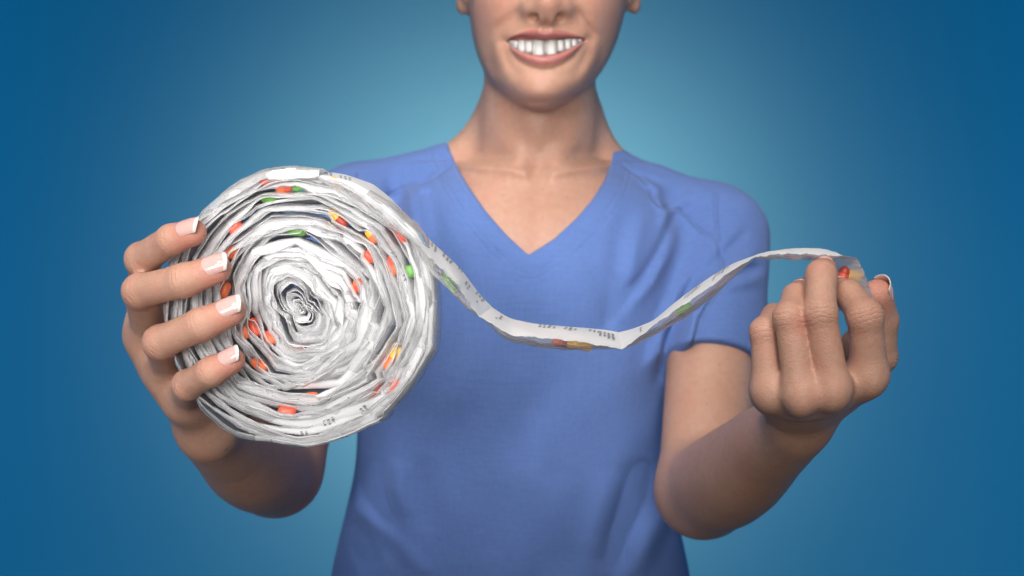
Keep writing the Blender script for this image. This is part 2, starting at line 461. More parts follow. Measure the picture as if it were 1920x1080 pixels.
def film_mat():
    m, nt, out = mat('clear_film'); L = nt.links
    co = objco(nt)
    g = node(nt, 'ShaderNodeBsdfPrincipled', Roughness=0.25)
    g.inputs['Base Color'].default_value = (0.94, 0.94, 0.95, 1)
    g.inputs['Specular IOR Level'].default_value = 0.35
    t = node(nt, 'ShaderNodeBsdfTransparent', Color=(0.99, 0.99, 0.99, 1))
    tl = node(nt, 'ShaderNodeBsdfTranslucent', Color=(0.95, 0.95, 0.96, 1))
    m0 = node(nt, 'ShaderNodeMixShader'); m0.inputs[0].default_value = 0.28
    L.new(g.outputs[0], m0.inputs[1]); L.new(tl.outputs[0], m0.inputs[2])
    lw = node(nt, 'ShaderNodeLayerWeight', Blend=0.5)
    cr = noise(nt, co, 90, 3, 0.6)
    fac = math_n(nt, 'ADD', math_n(nt, 'MULTIPLY', math_n(nt, 'POWER', lw.outputs['Facing'], 2.0), 0.45), 0.17)
    rg = math_n(nt, 'ABSOLUTE', math_n(nt, 'SUBTRACT', streaks(nt, 12, 300, 21.0, 1), 0.5))
    rg = math_n(nt, 'SUBTRACT', 1.0, math_n(nt, 'MULTIPLY', rg, 16.0), clamp=True)          # thin white lines painted in as highlights along the creases
    fac = math_n(nt, 'ADD', fac, math_n(nt, 'MULTIPLY', math_n(nt, 'SUBTRACT', cr, 0.55, clamp=True), 0.9), clamp=True)
    fac = math_n(nt, 'ADD', fac, math_n(nt, 'MULTIPLY', rg, 0.40), clamp=True)
    mx = node(nt, 'ShaderNodeMixShader'); L.new(fac, mx.inputs[0])
    L.new(t.outputs[0], mx.inputs[1]); L.new(m0.outputs[0], mx.inputs[2])
    gl = node(nt, 'ShaderNodeBsdfGlossy', Roughness=0.04)
    fr = node(nt, 'ShaderNodeFresnel', IOR=1.45)
    mx2 = node(nt, 'ShaderNodeMixShader')
    L.new(math_n(nt, 'ADD', 0.05, math_n(nt, 'MULTIPLY', fr.outputs[0], 0.40)), mx2.inputs[0])
    L.new(mx.outputs[0], mx2.inputs[1]); L.new(gl.outputs[0], mx2.inputs[2])
    b = bump(nt, math_n(nt, 'ADD', streaks(nt, 15, 230, 9.0, 2), math_n(nt, 'MULTIPLY', noise(nt, co, 85, 2, 0.5), 0.5)), 0.5, 0.0024)
    for n_ in (g, gl, fr, lw): L.new(b, n_.inputs['Normal'])
    L.new(mx2.outputs[0], out.inputs[0])
    return m
def frosted_mat():
    m, nt, out = mat('frosted_paper'); L = nt.links
    co = objco(nt)
    p = node(nt, 'ShaderNodeBsdfPrincipled', Roughness=0.35)
    p.inputs['Base Color'].default_value = (0.84, 0.85, 0.87, 1)
    t = node(nt, 'ShaderNodeBsdfTransparent', Color=(0.95, 0.95, 0.97, 1))
    tl = node(nt, 'ShaderNodeBsdfTranslucent', Color=(0.9, 0.9, 0.92, 1))
    m0 = node(nt, 'ShaderNodeMixShader'); m0.inputs[0].default_value = 0.5
    L.new(p.outputs[0], m0.inputs[1]); L.new(tl.outputs[0], m0.inputs[2])
    mx = node(nt, 'ShaderNodeMixShader')
    L.new(math_n(nt, 'ADD', 0.34, math_n(nt, 'MULTIPLY', noise(nt, co, 70, 3), 0.24)), mx.inputs[0])
    L.new(t.outputs[0], mx.inputs[1]); L.new(m0.outputs[0], mx.inputs[2])
    L.new(bump(nt, noise(nt, co, 200, 4, 0.6), 0.4, 0.0015), p.inputs['Normal'])
    L.new(mx.outputs[0], out.inputs[0])
    return m
def backdrop_mat():
    m, nt, out = mat('painted_backdrop')
    p = node(nt, 'ShaderNodeBsdfDiffuse', Color=(0.12, 0.45, 0.60, 1), Roughness=0.5)
    nt.links.new(p.outputs[0], out.inputs[0])
    return m
M_SKIN, M_CLOTH, M_PAPER, M_FILM = skin_mat(), cloth_mat(), paper_mat(), film_mat()
M_NAIL = simple('nail_pink', (0.74, 0.45, 0.41), 0.16, 0.6, 0.25, 0.6)
M_TIP = simple('nail_white', (0.76, 0.71, 0.68), 0.18, 0.6, 0.1, 0.6)
M_TOOTH = simple('tooth_enamel', (0.33, 0.31, 0.29), 0.30, 0.35, 0.2, 0.4)
M_GUM = simple('gum', (0.50, 0.17, 0.15), 0.3, 0.5, 0.2)
M_RED = simple('capsule_red', (0.74, 0.11, 0.06), 0.38, 0.35, 0.0, 0.15)
M_ORANGE = simple('capsule_orange', (0.86, 0.19, 0.07), 0.38, 0.35, 0.0, 0.15)
M_GREEN = simple('capsule_green', (0.17, 0.42, 0.09), 0.38, 0.35, 0.0, 0.15)
M_YELLOW = simple('capsule_yellow', (0.90, 0.50, 0.06), 0.38, 0.35, 0.0, 0.15)
M_MAROON = simple('capsule_maroon', (0.42, 0.06, 0.035), 0.38, 0.35, 0.0, 0.15)
M_INK = simple('grey_ink', (0.26, 0.265, 0.28), 0.7, 0.2)

# ------------------------------------------------------------------ backdrop
def build_backdrop():
    n = 40; prof = [(4.2, 3.2), (4.2, 0.55)]
    for i in range(1, 13):
        a = i / 12 * math.pi / 2
        prof.append((4.2 - 0.55 * (1 - math.cos(a)), 0.55 - 0.55 * math.sin(a)))
    prof.append((2.4, 0.0))
    V = []; Fc = []
    for i, x in enumerate((-5.0, 5.0)):
        for y, z in prof: V.append((x, y, z))
    k = len(prof)
    for j in range(k - 1): Fc.append((j, j + 1, k + j + 1, k + j))
    o = mesh_obj('backdrop', V, Fc, backdrop_mat())
    o['kind'] = 'structure'; o['label'] = 'smooth blue studio backdrop behind the woman'
build_backdrop()

# ------------------------------------------------------------------ the person: skin
VOX = 0.0013
def chain(pts, k=0.004, bulge=None):
    """pts: (px, py, distance, radius) -> joined cones"""
    P_ = [PX(a, b, c) for a, b, c, _ in pts]; r = [q[3] for q in pts]
    return U(k, [Cone(P_[i], P_[i + 1], r[i], r[i + 1]) for i in range(len(P_) - 1)])
FINGERS = {
 # fingers wrapped round the left rim of the roll: knuckle, middle joint, last joint, tip
 'hold_index':  [(290, 585, .803, .0106), (267, 486, .753, .0096), (322, 449, .729, .0086), (362, 436, .7235, .0078)],
 'hold_middle': [(284, 630, .796, .0108), (263, 546, .743, .0098), (345, 526, .723, .0096), (407, 504, .7215, .0083)],
 'hold_ring':   [(318, 690, .797, .0104), (301, 642, .739, .0096), (378, 608, .7225, .0094), (434, 584, .7215, .0082)],
 'hold_little': [(352, 750, .797, .0095), (352, 722, .743, .0085), (396, 697, .7245, .0084), (436, 676, .7225, .0073)],
 'pull_index':  [(1630, 700, .740, .0106), (1622, 594, .729, .0098), (1592, 553, .7465, .0084), (1571, 540, .770, .0072)],
 'pull_middle': [(1561, 722, .728, .0096), (1538, 587, .7225, .0090), (1540, 516, .736, .0088), (1546, 505, .759, .0074)],
 'pull_ring':   [(1500, 733, .730, .0092), (1480, 595, .729, .0087), (1493, 557, .748, .0080), (1503, 545, .766, .0070)],
 'pull_little': [(1440, 728, .745, .0092), (1434, 622, .745, .0082), (1451, 592, .763, .0070), (1470, 585, .782, .0060)],
 'pull_thumb':  [(1580, 730, .802, .0120), (1648, 668, .800, .0108), (1654, 600, .788, .0098), (1644, 553, .776, .0096)],
 'hold_thumb':  [(400, 770, .845, .0150), (450, 710, .838, .0115), (500, 645, .818, .0100), (530, 592, .8065, .0088)],
}
def finger_node(pts):
    ch = chain(pts, 0.003)
    P1 = PX(*pts[1][:3]); r1 = pts[1][3]
    ch.ch.append(Ell(P1, (r1 * 1.0,) * 3))
    return ch
def hand_hold():
    f = {k: finger_node(v) for k, v in FINGERS.items() if k.startswith('hold')}
    W = PX(372, 800, .835)
    meta = [(291, 585, .804, .0112), (285, 630, .797, .0114), (319, 690, .798, .0110), (353, 750, .798, .0102)]
    carp = [(372, 772, .834, .012), (380, 778, .832, .0135), (392, 784, .831, .0135), (402, 792, .830, .0125)]
    palm = U(0.016, [Cone(PX(*m[:3]), PX(*c[:3]), m[3], c[3]) for m, c in zip(meta, carp)]
             + [Cone(PX(*meta[i][:3]), PX(*meta[i + 1][:3]), .0098, .0098) for i in range(3)])
    return U(0.012, [Hand(palm, [f['hold_index'], f['hold_middle'], f['hold_ring'], f['hold_little']], 0.011),
                     f['hold_thumb']])
def hand_pull():
    f = {k: finger_node(v) for k, v in FINGERS.items() if k.startswith('pull')}
    meta = [(1626, 704, .742, .0112), (1560, 729, .730, .0108), (1500, 739, .732, .0102), (1441, 732, .748, .0098)]
    carp = [(1530, 768, .802, .0120), (1513, 777, .799, .0132), (1494, 780, .799, .0132), (1476, 774, .802, .0122)]
    palm = U(0.010, [Cone(PX(*m[:3]), PX(*c[:3]), m[3], c[3]) for m, c in zip(meta, carp)]
             + [Cone(PX(meta[i][0], meta[i][1] + 4, meta[i][2] + .014), PX(meta[i + 1][0], meta[i + 1][1] + 4, meta[i + 1][2] + .014), .0085, .0085) for i in range(3)]
             + [Cone(PX(1580, 728, .80), PX(1515, 772, .80), .0115, .0135), Ell(PX(1604, 668, .793), (.011, .011, .017))])
    kn = U(0.007, [palm] + [Ell(PX(m[0], m[1] + 4, m[2] - .0022), (.0078, .0112, .0112)) for m in meta])
    return U(0.012, [Hand(kn, [f['pull_index'], f['pull_middle'], f['pull_ring'], f['pull_little']], 0.006, .0010), f['pull_thumb']])
# joints of the arms
S_HOLD, E_HOLD, W_HOLD = PX(655, 408, 1.145), PX(518, 882, 1.03), PX(392, 808, .840)
S_PULL, E_PULL, W_PULL = PX(1350, 444, 1.145), PX(1317, 920, 1.00), PX(1494, 798, .808)
def lerp(a, b, t): return a + (b - a) * t
def arm(S, E, W, down):
    el = E
    n = 41; ts = np.linspace(0, 1, n)
    rad = np.interp(ts, [0, .12, .28, .45, .62, .8, .92, 1], [.0345, .0352, .0355, .0338, .0300, .0258, .0226, .0212])
    pts = [lerp(el, W, t) + down * .004 * math.sin(math.pi * min(t * 1.4, 1)) for t in ts]
    upper = U(0.002, [Cone(S, lerp(S, E, .5), .0390, .0372), Cone(lerp(S, E, .5), el, .0372, .0345)])
    fore = U(0.0012, [Cone(pts[i], pts[i + 1], rad[i], rad[i + 1]) for i in range(n - 1)])
    return U(0.014, [upper, fore])
# head -----------------------------------------------------------------
DH = 1.085                     # distance of the face outline
DF = 1.005                     # distance of the front of the face
def hrow(py, hw, yf, yb, n, xc=None):
    z = ZC - (py - 540) * DH / F
    x = (1028 - 0.075 * max(py, 0)) if xc is None else xc
    return (z, (x - 960) * DH / F, hw * DH / F, yf, yb, n)
HEAD = Loft([hrow(-430, 40, 1.09, 1.13, 2), hrow(-415, 75, 1.06, 1.16, 2), hrow(-370, 125, 1.03, 1.20, 2), hrow(-300, 158, 1.013, 1.225, 2.1),
             hrow(-200, 166, 1.008, 1.235, 2.2), hrow(-110, 160, 1.014, 1.23, 2.25), hrow(-40, 154, 1.016, 1.222, 2.3),
             hrow(0, 150, 1.013, 1.21, 2.35), hrow(40, 144, 1.010, 1.195, 2.35), hrow(80, 134, 1.010, 1.17, 2.3), hrow(115, 121, 1.012, 1.15, 2.25),
             hrow(145, 105, 1.012, 1.135, 2.2), hrow(170, 87, 1.008, 1.11, 2.2), hrow(190, 62, 1.009, 1.085, 2.2), hrow(203, 40, 1.016, 1.065, 2.1),
             hrow(210, 30, 1.024, 1.062, 2.0)], smooth=0.0055)
UP_TOP = [(949, 69), (958, 64.5), (972, 58.5), (985, 55), (998, 53), (1011, 55), (1021, 57.6), (1033, 56.4), (1044.5, 54.6), (1062, 57), (1082, 61.5), (1102, 66)]
UP_LOW = [(949, 70), (959, 66), (978, 64.5), (1004, 70), (1022, 74), (1044, 71.5), (1063, 68), (1083, 66.5), (1102, 66.2)]
LO_TOP = [(949, 70.4), (963, 85), (978, 94), (1000, 100), (1022, 102), (1043, 98.5), (1063, 91.5), (1082, 80.5), (1096, 70), (1102, 66.4)]
LO_BOT = [(949, 71), (959, 92), (974, 108), (992, 119), (1016, 125.5), (1037, 123), (1056, 115), (1075.6, 100), (1091, 81), (1102, 66.8)]
def curve(pts):
    a = np.array(pts, float); xs = np.linspace(a[0, 0], a[-1, 0], 400)
    y = np.interp(xs, a[:, 0], a[:, 1]); k = np.exp(-np.linspace(-2, 2, 17) ** 2); k /= k.sum()
    y2 = np.convolve(np.pad(y, 8, mode='edge'), k, 'valid'); return xs, y2
C_UT, C_UL, C_LT, C_LB = (curve(c) for c in (UP_TOP, UP_LOW, LO_TOP, LO_BOT))
def at(c, u): return np.interp(u, *c)
def lip_masks(u, v):
    """0..1 position across the upper and the lower lip, -1 outside"""
    inu = (u > 949) & (u < 1102)
    a, b, c, d = at(C_UT, u), at(C_UL, u), at(C_LT, u), at(C_LB, u)
    tu = np.where(inu & (v > a - 1) & (v < b + 3), np.clip((v - a) / np.maximum(b - a, 1.5), 0, 1), -1)
    tl = np.where(inu & (v > c - 3) & (v < d + 1), np.clip((v - c) / np.maximum(d - c, 1.5), 0, 1), -1)
    return tu, tl
FACE_FRONT = 1.075
def face_fn(P, d):
    P = P.astype(np.float64)
    if P[:, 1].min() > FACE_FRONT or P[:, 2].max() < ZC + 0.115: return d
    u, v = UV(P, DF)
    w = np.clip((FACE_FRONT - P[:, 1]) / 0.02, 0, 1)
    if w.max() <= 0: return d
    b = np.zeros(len(P))
    # cheeks lifted by the smile, chin, fold below the lower lip, philtrum
    b += 5.0 * gauss(u, v, 930, -4, 34, 30, 20) + 5.0 * gauss(u, v, 1118, -4, 34, 30, -20)
    b += 4.4 * gauss(u, v, 1014, 180, 36, 17) * np.clip((206 - v) / 14, 0, 1) - 1.6 * gauss(u, v, 1021, 138, 34, 7) 
    b += 4.5 * gauss(u, v, 1024, 78, 66, 34)
    b -= 0.9 * gauss(u, v, 1022, 48, 5, 8)
    b += 0.9 * gauss(u, v, 1012, 48, 4, 8) + 0.9 * gauss(u, v, 1033, 48, 4, 8)
    # folds beside nose and mouth
    b -= 1.4 * stroke(u, v, [(982, 6), (965, 22), (945, 36), (922, 48)], 7.5) + 1.6 * stroke(u, v, [(1066, 4), (1088, 26), (1106, 44), (1121, 60)], 4.5)
    b -= 1.5 * stroke(u, v, [(1098, 36), (1110, 48), (1121, 60)], 2.6)
    b += 1.4 * stroke(u, v, [(975, 2), (945, 22), (912, 36)], 9) + 1.6 * stroke(u, v, [(1076, 2), (1110, 30), (1132, 52)], 9)
    b += 1.5 * stroke(u, v, [(928, 52), (932, 90), (948, 128), (962, 150)], 7) - 1.0 * stroke(u, v, [(914, 62), (919, 100), (934, 138)], 6) - 0.8 * stroke(u, v, [(944, 80), (953, 110), (966, 134)], 5)
    b += 1.5 * stroke(u, v, [(1122, 70), (1116, 100), (1098, 130), (1086, 150)], 7) - 1.0 * stroke(u, v, [(1136, 70), (1130, 104), (1112, 136)], 6) - 0.8 * stroke(u, v, [(1104, 84), (1094, 110), (1080, 132)], 5)
    b -= 2.2 * gauss(u, v, 944, 71, 7, 7) + 2.2 * gauss(u, v, 1107, 66, 7, 7)
    # lips
    tu, tl = lip_masks(u, v)
    ends = np.clip(np.minimum(u - 949, 1102 - u) / 22, 0, 1)
    b += np.where(tu >= 0, 2.6 * np.sin(np.pi * np.clip(tu * .8 + .08, 0, 1)) * ends, 0)
    b += np.where(tl >= 0, 4.0 * np.sin(np.pi * np.clip(tl * .82 + .12, 0, 1)) * ends, 0)
    b -= 1.2 * np.where(tl < 0, np.exp(-0.5 * ((v - at(C_LB, u) - 5) / 4) ** 2) * ends, 0)
    return (d - b * 0.001 * w).astype(np.float32)
class MouthSlot(Leaf):
    def ev(s, P, c=None, h=0):
        u, v = UV(P.astype(np.float64), DF)
        k = DF / F
        dv = np.maximum(at(C_UL, u) - v, v - at(C_LT, u)) * 0.75
        du = np.maximum(949.5 - u, u - 1101.5)
        d2 = np.maximum(dv, du) * k
        return np.maximum(d2, P[:, 1] - 1.040).astype(np.float32)
def nose():
    T = PX(1027, 6, .9965)
    return U(0.009, [Ell(T, (.0086, .0090, .0078)), Cone(T + np.array((0, .003, .004)), PX(1029, -110, 1.010), .0075, .0055),
                     Ell(PX(995, 15, 1.007), (.0062, .0085, .0062)), Ell(PX(1057, 13, 1.007), (.0062, .0085, .0062)),
                     Cone(PX(1026, 27, 1.001), PX(1024, 40, 1.010), .0038, .0040)])
NOSTRILS = U(0.001, [Ell(PX(1003, 33, 1.0015), (.0046, .0060, .0026)), Ell(PX(1049, 32, 1.0015), (.0042, .0060, .0024))])
def ear(cx, s):
    return U(0.004, [Ell(PX(cx, 6, 1.118), (.0045, .010, .0095)), Ell(PX(cx + s * 6, -55, 1.125), (.0050, .016, .026)),
                     Cone(PX(cx, 10, 1.118), PX(cx - s * 8, -10, 1.105), .0045, .006)])
# neck and the part of the chest that the neckline leaves bare
def tz(py): return ZC - (py - 540) * 1.12 / F
def trow(py, xc, hw, yf, yb, n): return (tz(py), (xc - 960) * 1.12 / F, hw * 1.12 / F, yf, yb, n)
CHEST = Loft([trow(300, 1000, 130, 1.108, 1.215, 2.0), trow(335, 1000, 180, 1.086, 1.225, 2.1), trow(380, 1000, 222, 1.068, 1.23, 2.2), trow(450, 998, 240, 1.052, 1.235, 2.3),
              trow(500, 985, 225, 1.046, 1.235, 2.3), trow(560, 980, 200, 1.055, 1.235, 2.2)], smooth=0.014)
def chest_fn(P, d):
    if P[:, 1].min() > 1.17: return d
    u, v = UV(P.astype(np.float64), 1.08)
    w = np.clip((1.16 - P[:, 1]) / 0.03, 0, 1)
    b = np.zeros(len(P))
    b += 3.6 * stroke(u, v, [(860, 300), (905, 311), (955, 318), (985, 326)], 7, False)        # collar bones
    b += 3.2 * stroke(u, v, [(1165, 296), (1120, 308), (1075, 318), (1035, 326)], 7, False)
    b -= 3.5 * gauss(u, v, 1008, 312, 16, 14)                                                  # hollow of the throat
    b -= 3.0 * gauss(u, v, 925, 286, 26, 10, 10) + 3.0 * gauss(u, v, 1098, 282, 26, 10, -10)
    b -= 1.2 * gauss(u, v, 1005, 400, 10, 50)
    return (d - b * 0.001 * w).astype(np.float32)
def neck():
    return U(0.016, [Cone(PX(1014, 40, 1.137), PX(1011, 215, 1.134), .0480, .0480), Cone(PX(1011, 215, 1.134), PX(1005, 330, 1.140), .0480, .054),
                     Cone(PX(932, 90, 1.130), PX(976, 312, 1.092), .008, .0060), Cone(PX(1092, 90, 1.130), PX(1043, 312, 1.092), .008, .0060),
                     
                     Cone(PX(1010, 190, 1.092), PX(1008, 240, 1.090), .010, .008)])
def traps():
    return [Cone(PX(935, 225, 1.155), PX(858, 320, 1.160), .020, .020), Cone(PX(855, 322, 1.165), PX(690, 385, 1.16), .0200, .026),
            Cone(PX(1087, 225, 1.155), PX(1143, 332, 1.160), .020, .020), Cone(PX(1146, 334, 1.165), PX(1318, 420, 1.16), .0200, .026)]
def build_body():
    head = Sub(Fn(U(0.010, [HEAD, nose(), ear(866, -1), ear(1190, 1)]), face_fn), U(0.001, [MouthSlot(), NOSTRILS]), 0.0025)
    trunk = Fn(U(0.020, [CHEST, neck()] + traps()), chest_fn)
    down = np.array((0, 0, -1.0))
    tree = U(0.016, [U(0.010, [head, trunk]),
                     U(0.010, [arm(S_HOLD, E_HOLD, W_HOLD, down), hand_hold()]),
                     U(0.010, [arm(S_PULL, E_PULL, W_PULL, down), hand_pull()])])
    V, Fq = polygonise(tree, (-0.31, 0.69, ZC - 0.26), (0.31, 1.27, ZC + 0.46), VOX)
    return tree, V, Fq
BODY, bV, bF = build_body()
person = empty('person', (0, 1.13, 0.60), 'smiling woman in blue scrubs holding a roll of pill pouches', 'person')
body = mesh_obj('body', bV, bF, M_SKIN, person)
def body_attributes():
    u, v = UV(bV, DF)
    front = (bV[:, 1] < 1.06) & (bV[:, 2] > ZC + 0.12)
    tu, tl = lip_masks(u, v)
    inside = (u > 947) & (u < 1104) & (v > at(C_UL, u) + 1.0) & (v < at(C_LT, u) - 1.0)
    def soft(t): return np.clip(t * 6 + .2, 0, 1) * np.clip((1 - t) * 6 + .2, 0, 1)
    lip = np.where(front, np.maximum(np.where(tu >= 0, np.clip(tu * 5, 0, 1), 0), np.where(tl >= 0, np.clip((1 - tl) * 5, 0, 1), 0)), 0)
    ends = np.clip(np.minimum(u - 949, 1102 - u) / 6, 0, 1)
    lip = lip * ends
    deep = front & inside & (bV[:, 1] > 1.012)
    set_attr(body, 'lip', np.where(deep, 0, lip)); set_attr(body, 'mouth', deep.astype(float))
    flush = np.zeros(len(bV)); fx = np.zeros(len(bV)); fm = np.zeros(len(bV)); best = np.full(len(bV), 1e9)
    for name, pts in FINGERS.items():
        Q = [PX(*p[:3]) for p in pts]; r = [p[3] for p in pts]
        for j, (half, amp) in ((1, (6.5, 1.0)), (2, (3.2, 0.9 if name.startswith('hold') else .4))):
            a = Q[j - 1] - Q[j]; b = Q[j + 1] - Q[j]; a /= np.linalg.norm(a); b /= np.linalg.norm(b)
            t = b - a; t /= np.linalg.norm(t); dors = -(a + b); dors /= max(np.linalg.norm(dors), 1e-6)
            q = bV - Q[j]; near = length(q) < r[j] * 2.0
            x = q @ t * 1000; dd = length(q); up = np.clip((q @ dors) / (dd + 1e-9) * 1.6 + .25, 0, 1)
            wgt = np.where(near, amp * np.exp(-0.5 * (x / half) ** 2) * up, 0)
            m = wgt > fm; fm = np.where(m, wgt, fm); fx = np.where(m, x, fx)
            flush = np.maximum(flush, np.where(near, .35 * np.exp(-(dd / .010) ** 2) * up, 0))
        dt = length(bV - Q[3]); flush = np.maximum(flush, .85 * np.exp(-(np.maximum(dt - .008, 0) / .006) ** 2) * (dt < .02))
    c = .5 * (gauss(u, v, 925, 2, 34) + gauss(u, v, 1122, 2, 34) + 0.6 * gauss(u, v, 1027, 8, 16)) * front
    rr = bV - PX(1500, 605, .722); flush = np.maximum(flush, .9 * np.exp(-(length(rr) / .007) ** 2))
    set_attr(body, 'flush', np.maximum(flush, c)); set_attr(body, 'hand', np.clip((.84 - bV[:, 1]) / .04, 0, 1)); set_attr(body, 'fx', fx); set_attr(body, 'fm', fm)
body_attributes()

# nails ---------------------------------------------------------------
def nail(name, facing, length_mm=13.0, base=-6.2, half=52, lift=.0004, wide=1.0):
    pts = FINGERS[name]; A, B = PX(*pts[2][:3]), PX(*pts[3][:3]); r0, r1 = pts[2][3], pts[3][3]
    ax = (B - A) / np.linalg.norm(B - A); n = np.asarray(facing, float); n = n - (n @ ax) * ax; n /= np.linalg.norm(n); s = np.cross(ax, n)
    nu, nv = 20, 15; top = []; 
    slope = (r1 - r0) / np.linalg.norm(B - A)
    for i in range(nu):
        for j in range(nv):
            q = -1 + 2 * j / (nv - 1); ph = R(half) * q
            u0 = base + 2.8 * q * q; u1 = base + length_mm - 2.9 * q * q
            x = (u0 + (u1 - u0) * i / (nu - 1)) / 1000
            rho = (r1 + slope * min(x, 0.0)) * wide + lift + .0003 * math.sin(math.pi * min(i / (nu - 1) * 1.3, 1)) - max(x - .004, 0) * .10 - .0007 * q ** 4
            top.append(B + ax * x + rho * (math.cos(ph) * n + math.sin(ph) * s) + (wide - 1) * 0)
    top = np.array(top); V = np.concatenate([top, top - n * .0007])
    N = nu * nv
    Fc = [tuple(f) for f in grid_faces(nu, nv, flip=True)] + [tuple(f) for f in grid_faces(nu, nv, N)]
    rim = [i * nv for i in range(nu)] + [(nu - 1) * nv + j for j in range(1, nv)] + [i * nv + nv - 1 for i in range(nu - 2, -1, -1)] + [j for j in range(nv - 2, 0, -1)]
    for a, b in zip(rim, rim[1:] + rim[:1]): Fc.append((a, b, b + N, a + N))
    def is_tip(f):
        rows = np.mean([(k % N) // nv for k in f]); q = abs(np.mean([(k % N) % nv for k in f]) / (nv - 1) * 2 - 1)
        return rows / (nu - 1) > 0.83 + .02 * q * q
    o = mesh_obj('fingernail', V, Fc, [M_NAIL, M_TIP], body, True, [1 if is_tip(f) else 0 for f in Fc])
    return o
up = np.array((0, -1.0, 0.35))
nail('hold_index', (0.05, -1, .85), 15.4, -6.3, 52); nail('hold_middle', (0, -1, .62), 15.4, -5.8, 52)
nail('hold_ring', (0, -1, .75), 15.0, -5.6, 52); nail('hold_little', (0, -1, .85), 13.4, -4.9, 52)
nail('pull_thumb', (1.0, .35, .10), 14.5, -5.0, 60); nail('pull_middle', (0, .25, 1.0), 9, -4, 50); nail('pull_ring', (0, .2, 1.0), 9, -4, 50)
nail('pull_little', (0, .2, 1.0), 8, -3.5, 50); nail('pull_index', (0, .3, 1.0), 9, -4, 50)

# teeth ----------------------------------------------------------------
def build_teeth():
    spec = [(1010.2, 11.8, 73, 101.5, 0), (1033, 11.8, 72, 100, 0), (992.2, 8.6, 75.5, 96.0, .0007), (1050.6, 8.2, 73.5, 93.5, .0007),
            (978.8, 7.8, 74.5, 95.5, .0026), (1064, 7.8, 72, 90.5, .0026), (967, 6.9, 76, 89, .0058), (1076, 7.2, 71.5, 86.5, .0058),
            (958, 4.6, 76, 82, .0105), (1086.5, 5.4, 71, 80, .0105)]
    base = 1.0105
    k = DF / F
    for cx, hw, y0, y1, back in spec:
        y1 += 3.5; hw += .7
        V = []; nu, nv = 13, 11
        d = base + back
        for i in range(nu):
            t = i / (nu - 1)                                   # 0 gum .. 1 biting edge
            py = y0 + (y1 - y0) * t
            wid = hw * (0.66 + 0.37 * math.sin(min(t * 2.6, 1) * math.pi / 2) ** .8) * (1 if t < .72 else (1 - ((t - .72) / .28) ** 2.5 * .34))
            for j in range(nv):
                a = -math.pi / 2 + math.pi * j / (nv - 1)
                sx = math.sin(a); x = abs(sx) ** .75 * (1 if sx > 0 else -1) * wid
                y = d - .0010 * math.cos(a) ** .8 * (1 - .45 * t ** 4) + .0008 * t + (.0010 if t in (0,) else 0)
                V.append(PX(cx + x, py, d) + np.array((0, y - d, 0)))
        n1 = len(V)
        V = np.array(V); back_ = V.copy(); back_[:, 1] = d + .003
        Vall = np.concatenate([V, back_])
        Fc = [tuple(f) for f in grid_faces(nu, nv)] + [tuple(f) for f in grid_faces(nu, nv, n1, True)]
        rim = [i * nv for i in range(nu)] + [(nu - 1) * nv + j for j in range(1, nv)] + [i * nv + nv - 1 for i in range(nu - 2, -1, -1)] + [j for j in range(nv - 2, 0, -1)]
        for a, b in zip(rim, rim[1:] + rim[:1]): Fc.append((b, a, a + n1, b + n1))
        mesh_obj('tooth', Vall, Fc, M_TOOTH, body)
    # gum ridge the teeth stand in
    V = []; n = 41
    for i in range(n):
        q = -1 + 2 * i / (n - 1); cx = 1021.5 + 72 * q; back = .0135 * abs(q) ** 2.2
        for py, dy in ((50, .010), (58, .003), (66, .0008), (72, .0002), (76, .0012), (79, .003), (79, .008)):
            wob = 2.2 * abs(math.sin((cx - 1021.5) / 12.5 * math.pi / 2)) 
            V.append(PX(cx, py - wob * (py > 70), base + back + dy + .0004))
    o = mesh_obj('gum', V, grid_faces(n, 7, flip=True), M_GUM, body)
build_teeth()

# ------------------------------------------------------------------ the scrub top
G = 0.0065
TORSO = Loft([trow(300, 1000, 155, 1.100, 1.222, 2.0), trow(335, 1000, 222, 1.076, 1.232, 2.2), trow(380, 1000, 262, 1.060, 1.237, 2.4), trow(450, 998, 280, 1.044, 1.243, 2.5),
              trow(540, 985, 290, 1.026, 1.245, 2.5), trow(620, 975, 292, 1.023, 1.245, 2.4), trow(700, 968, 292, 1.028, 1.240, 2.3), trow(800, 962, 294, 1.040, 1.235, 2.2),
              trow(880, 960, 296, 1.050, 1.235, 2.2), trow(960, 958, 315, 1.063, 1.238, 2.1), trow(1080, 957, 346, 1.080, 1.245, 2.1), trow(1250, 957, 375, 1.098, 1.25, 2.1),
              trow(1400, 957, 380, 1.105, 1.25, 2.1)], smooth=0.018)
NECKLINE = [(990, 480), (950, 443), (911, 397), (887, 362), (864, 324), (848, 293), (836, 266), (820, 150), (1172, 150), (1158, 282), (1150, 305), (1137, 334), (1112, 372), (1082, 408), (1036, 451)]
V_EDGE = [(836, 266), (848, 293), (864, 324), (887, 362), (911, 397), (950, 443), (990, 480), (1036, 451), (1082, 408), (1112, 372), (1137, 334), (1150, 305), (1158, 282)]
DS = 1.075
class VNeck(Leaf):
    def ev(s, P, c=None, h=0):
        u, v = UV(P.astype(np.float64), DS)
        d, _ = polydist(u, v, NECKLINE + NECKLINE[:1])
        d = np.where(in_poly(u, v, NECKLINE), -d, d) * DS / F
        return np.maximum(d, P[:, 1] - 1.19).astype(np.float32)
SEAMS = [[(1178, 300), (1210, 322), (1226, 345), (1231, 372), (1243, 385), (1275, 385), (1295, 393), (1310, 415), (1325, 433), (1352, 446)],
         [(1358, 358), (1353, 400), (1351, 446), (1354, 490), (1340, 540), (1300, 600), (1286, 640)],
         [(842, 300), (815, 322), (790, 336), (760, 338), (735, 350), (715, 362), (690, 380)], [(660, 318), (655, 380), (650, 450), (660, 560)]]
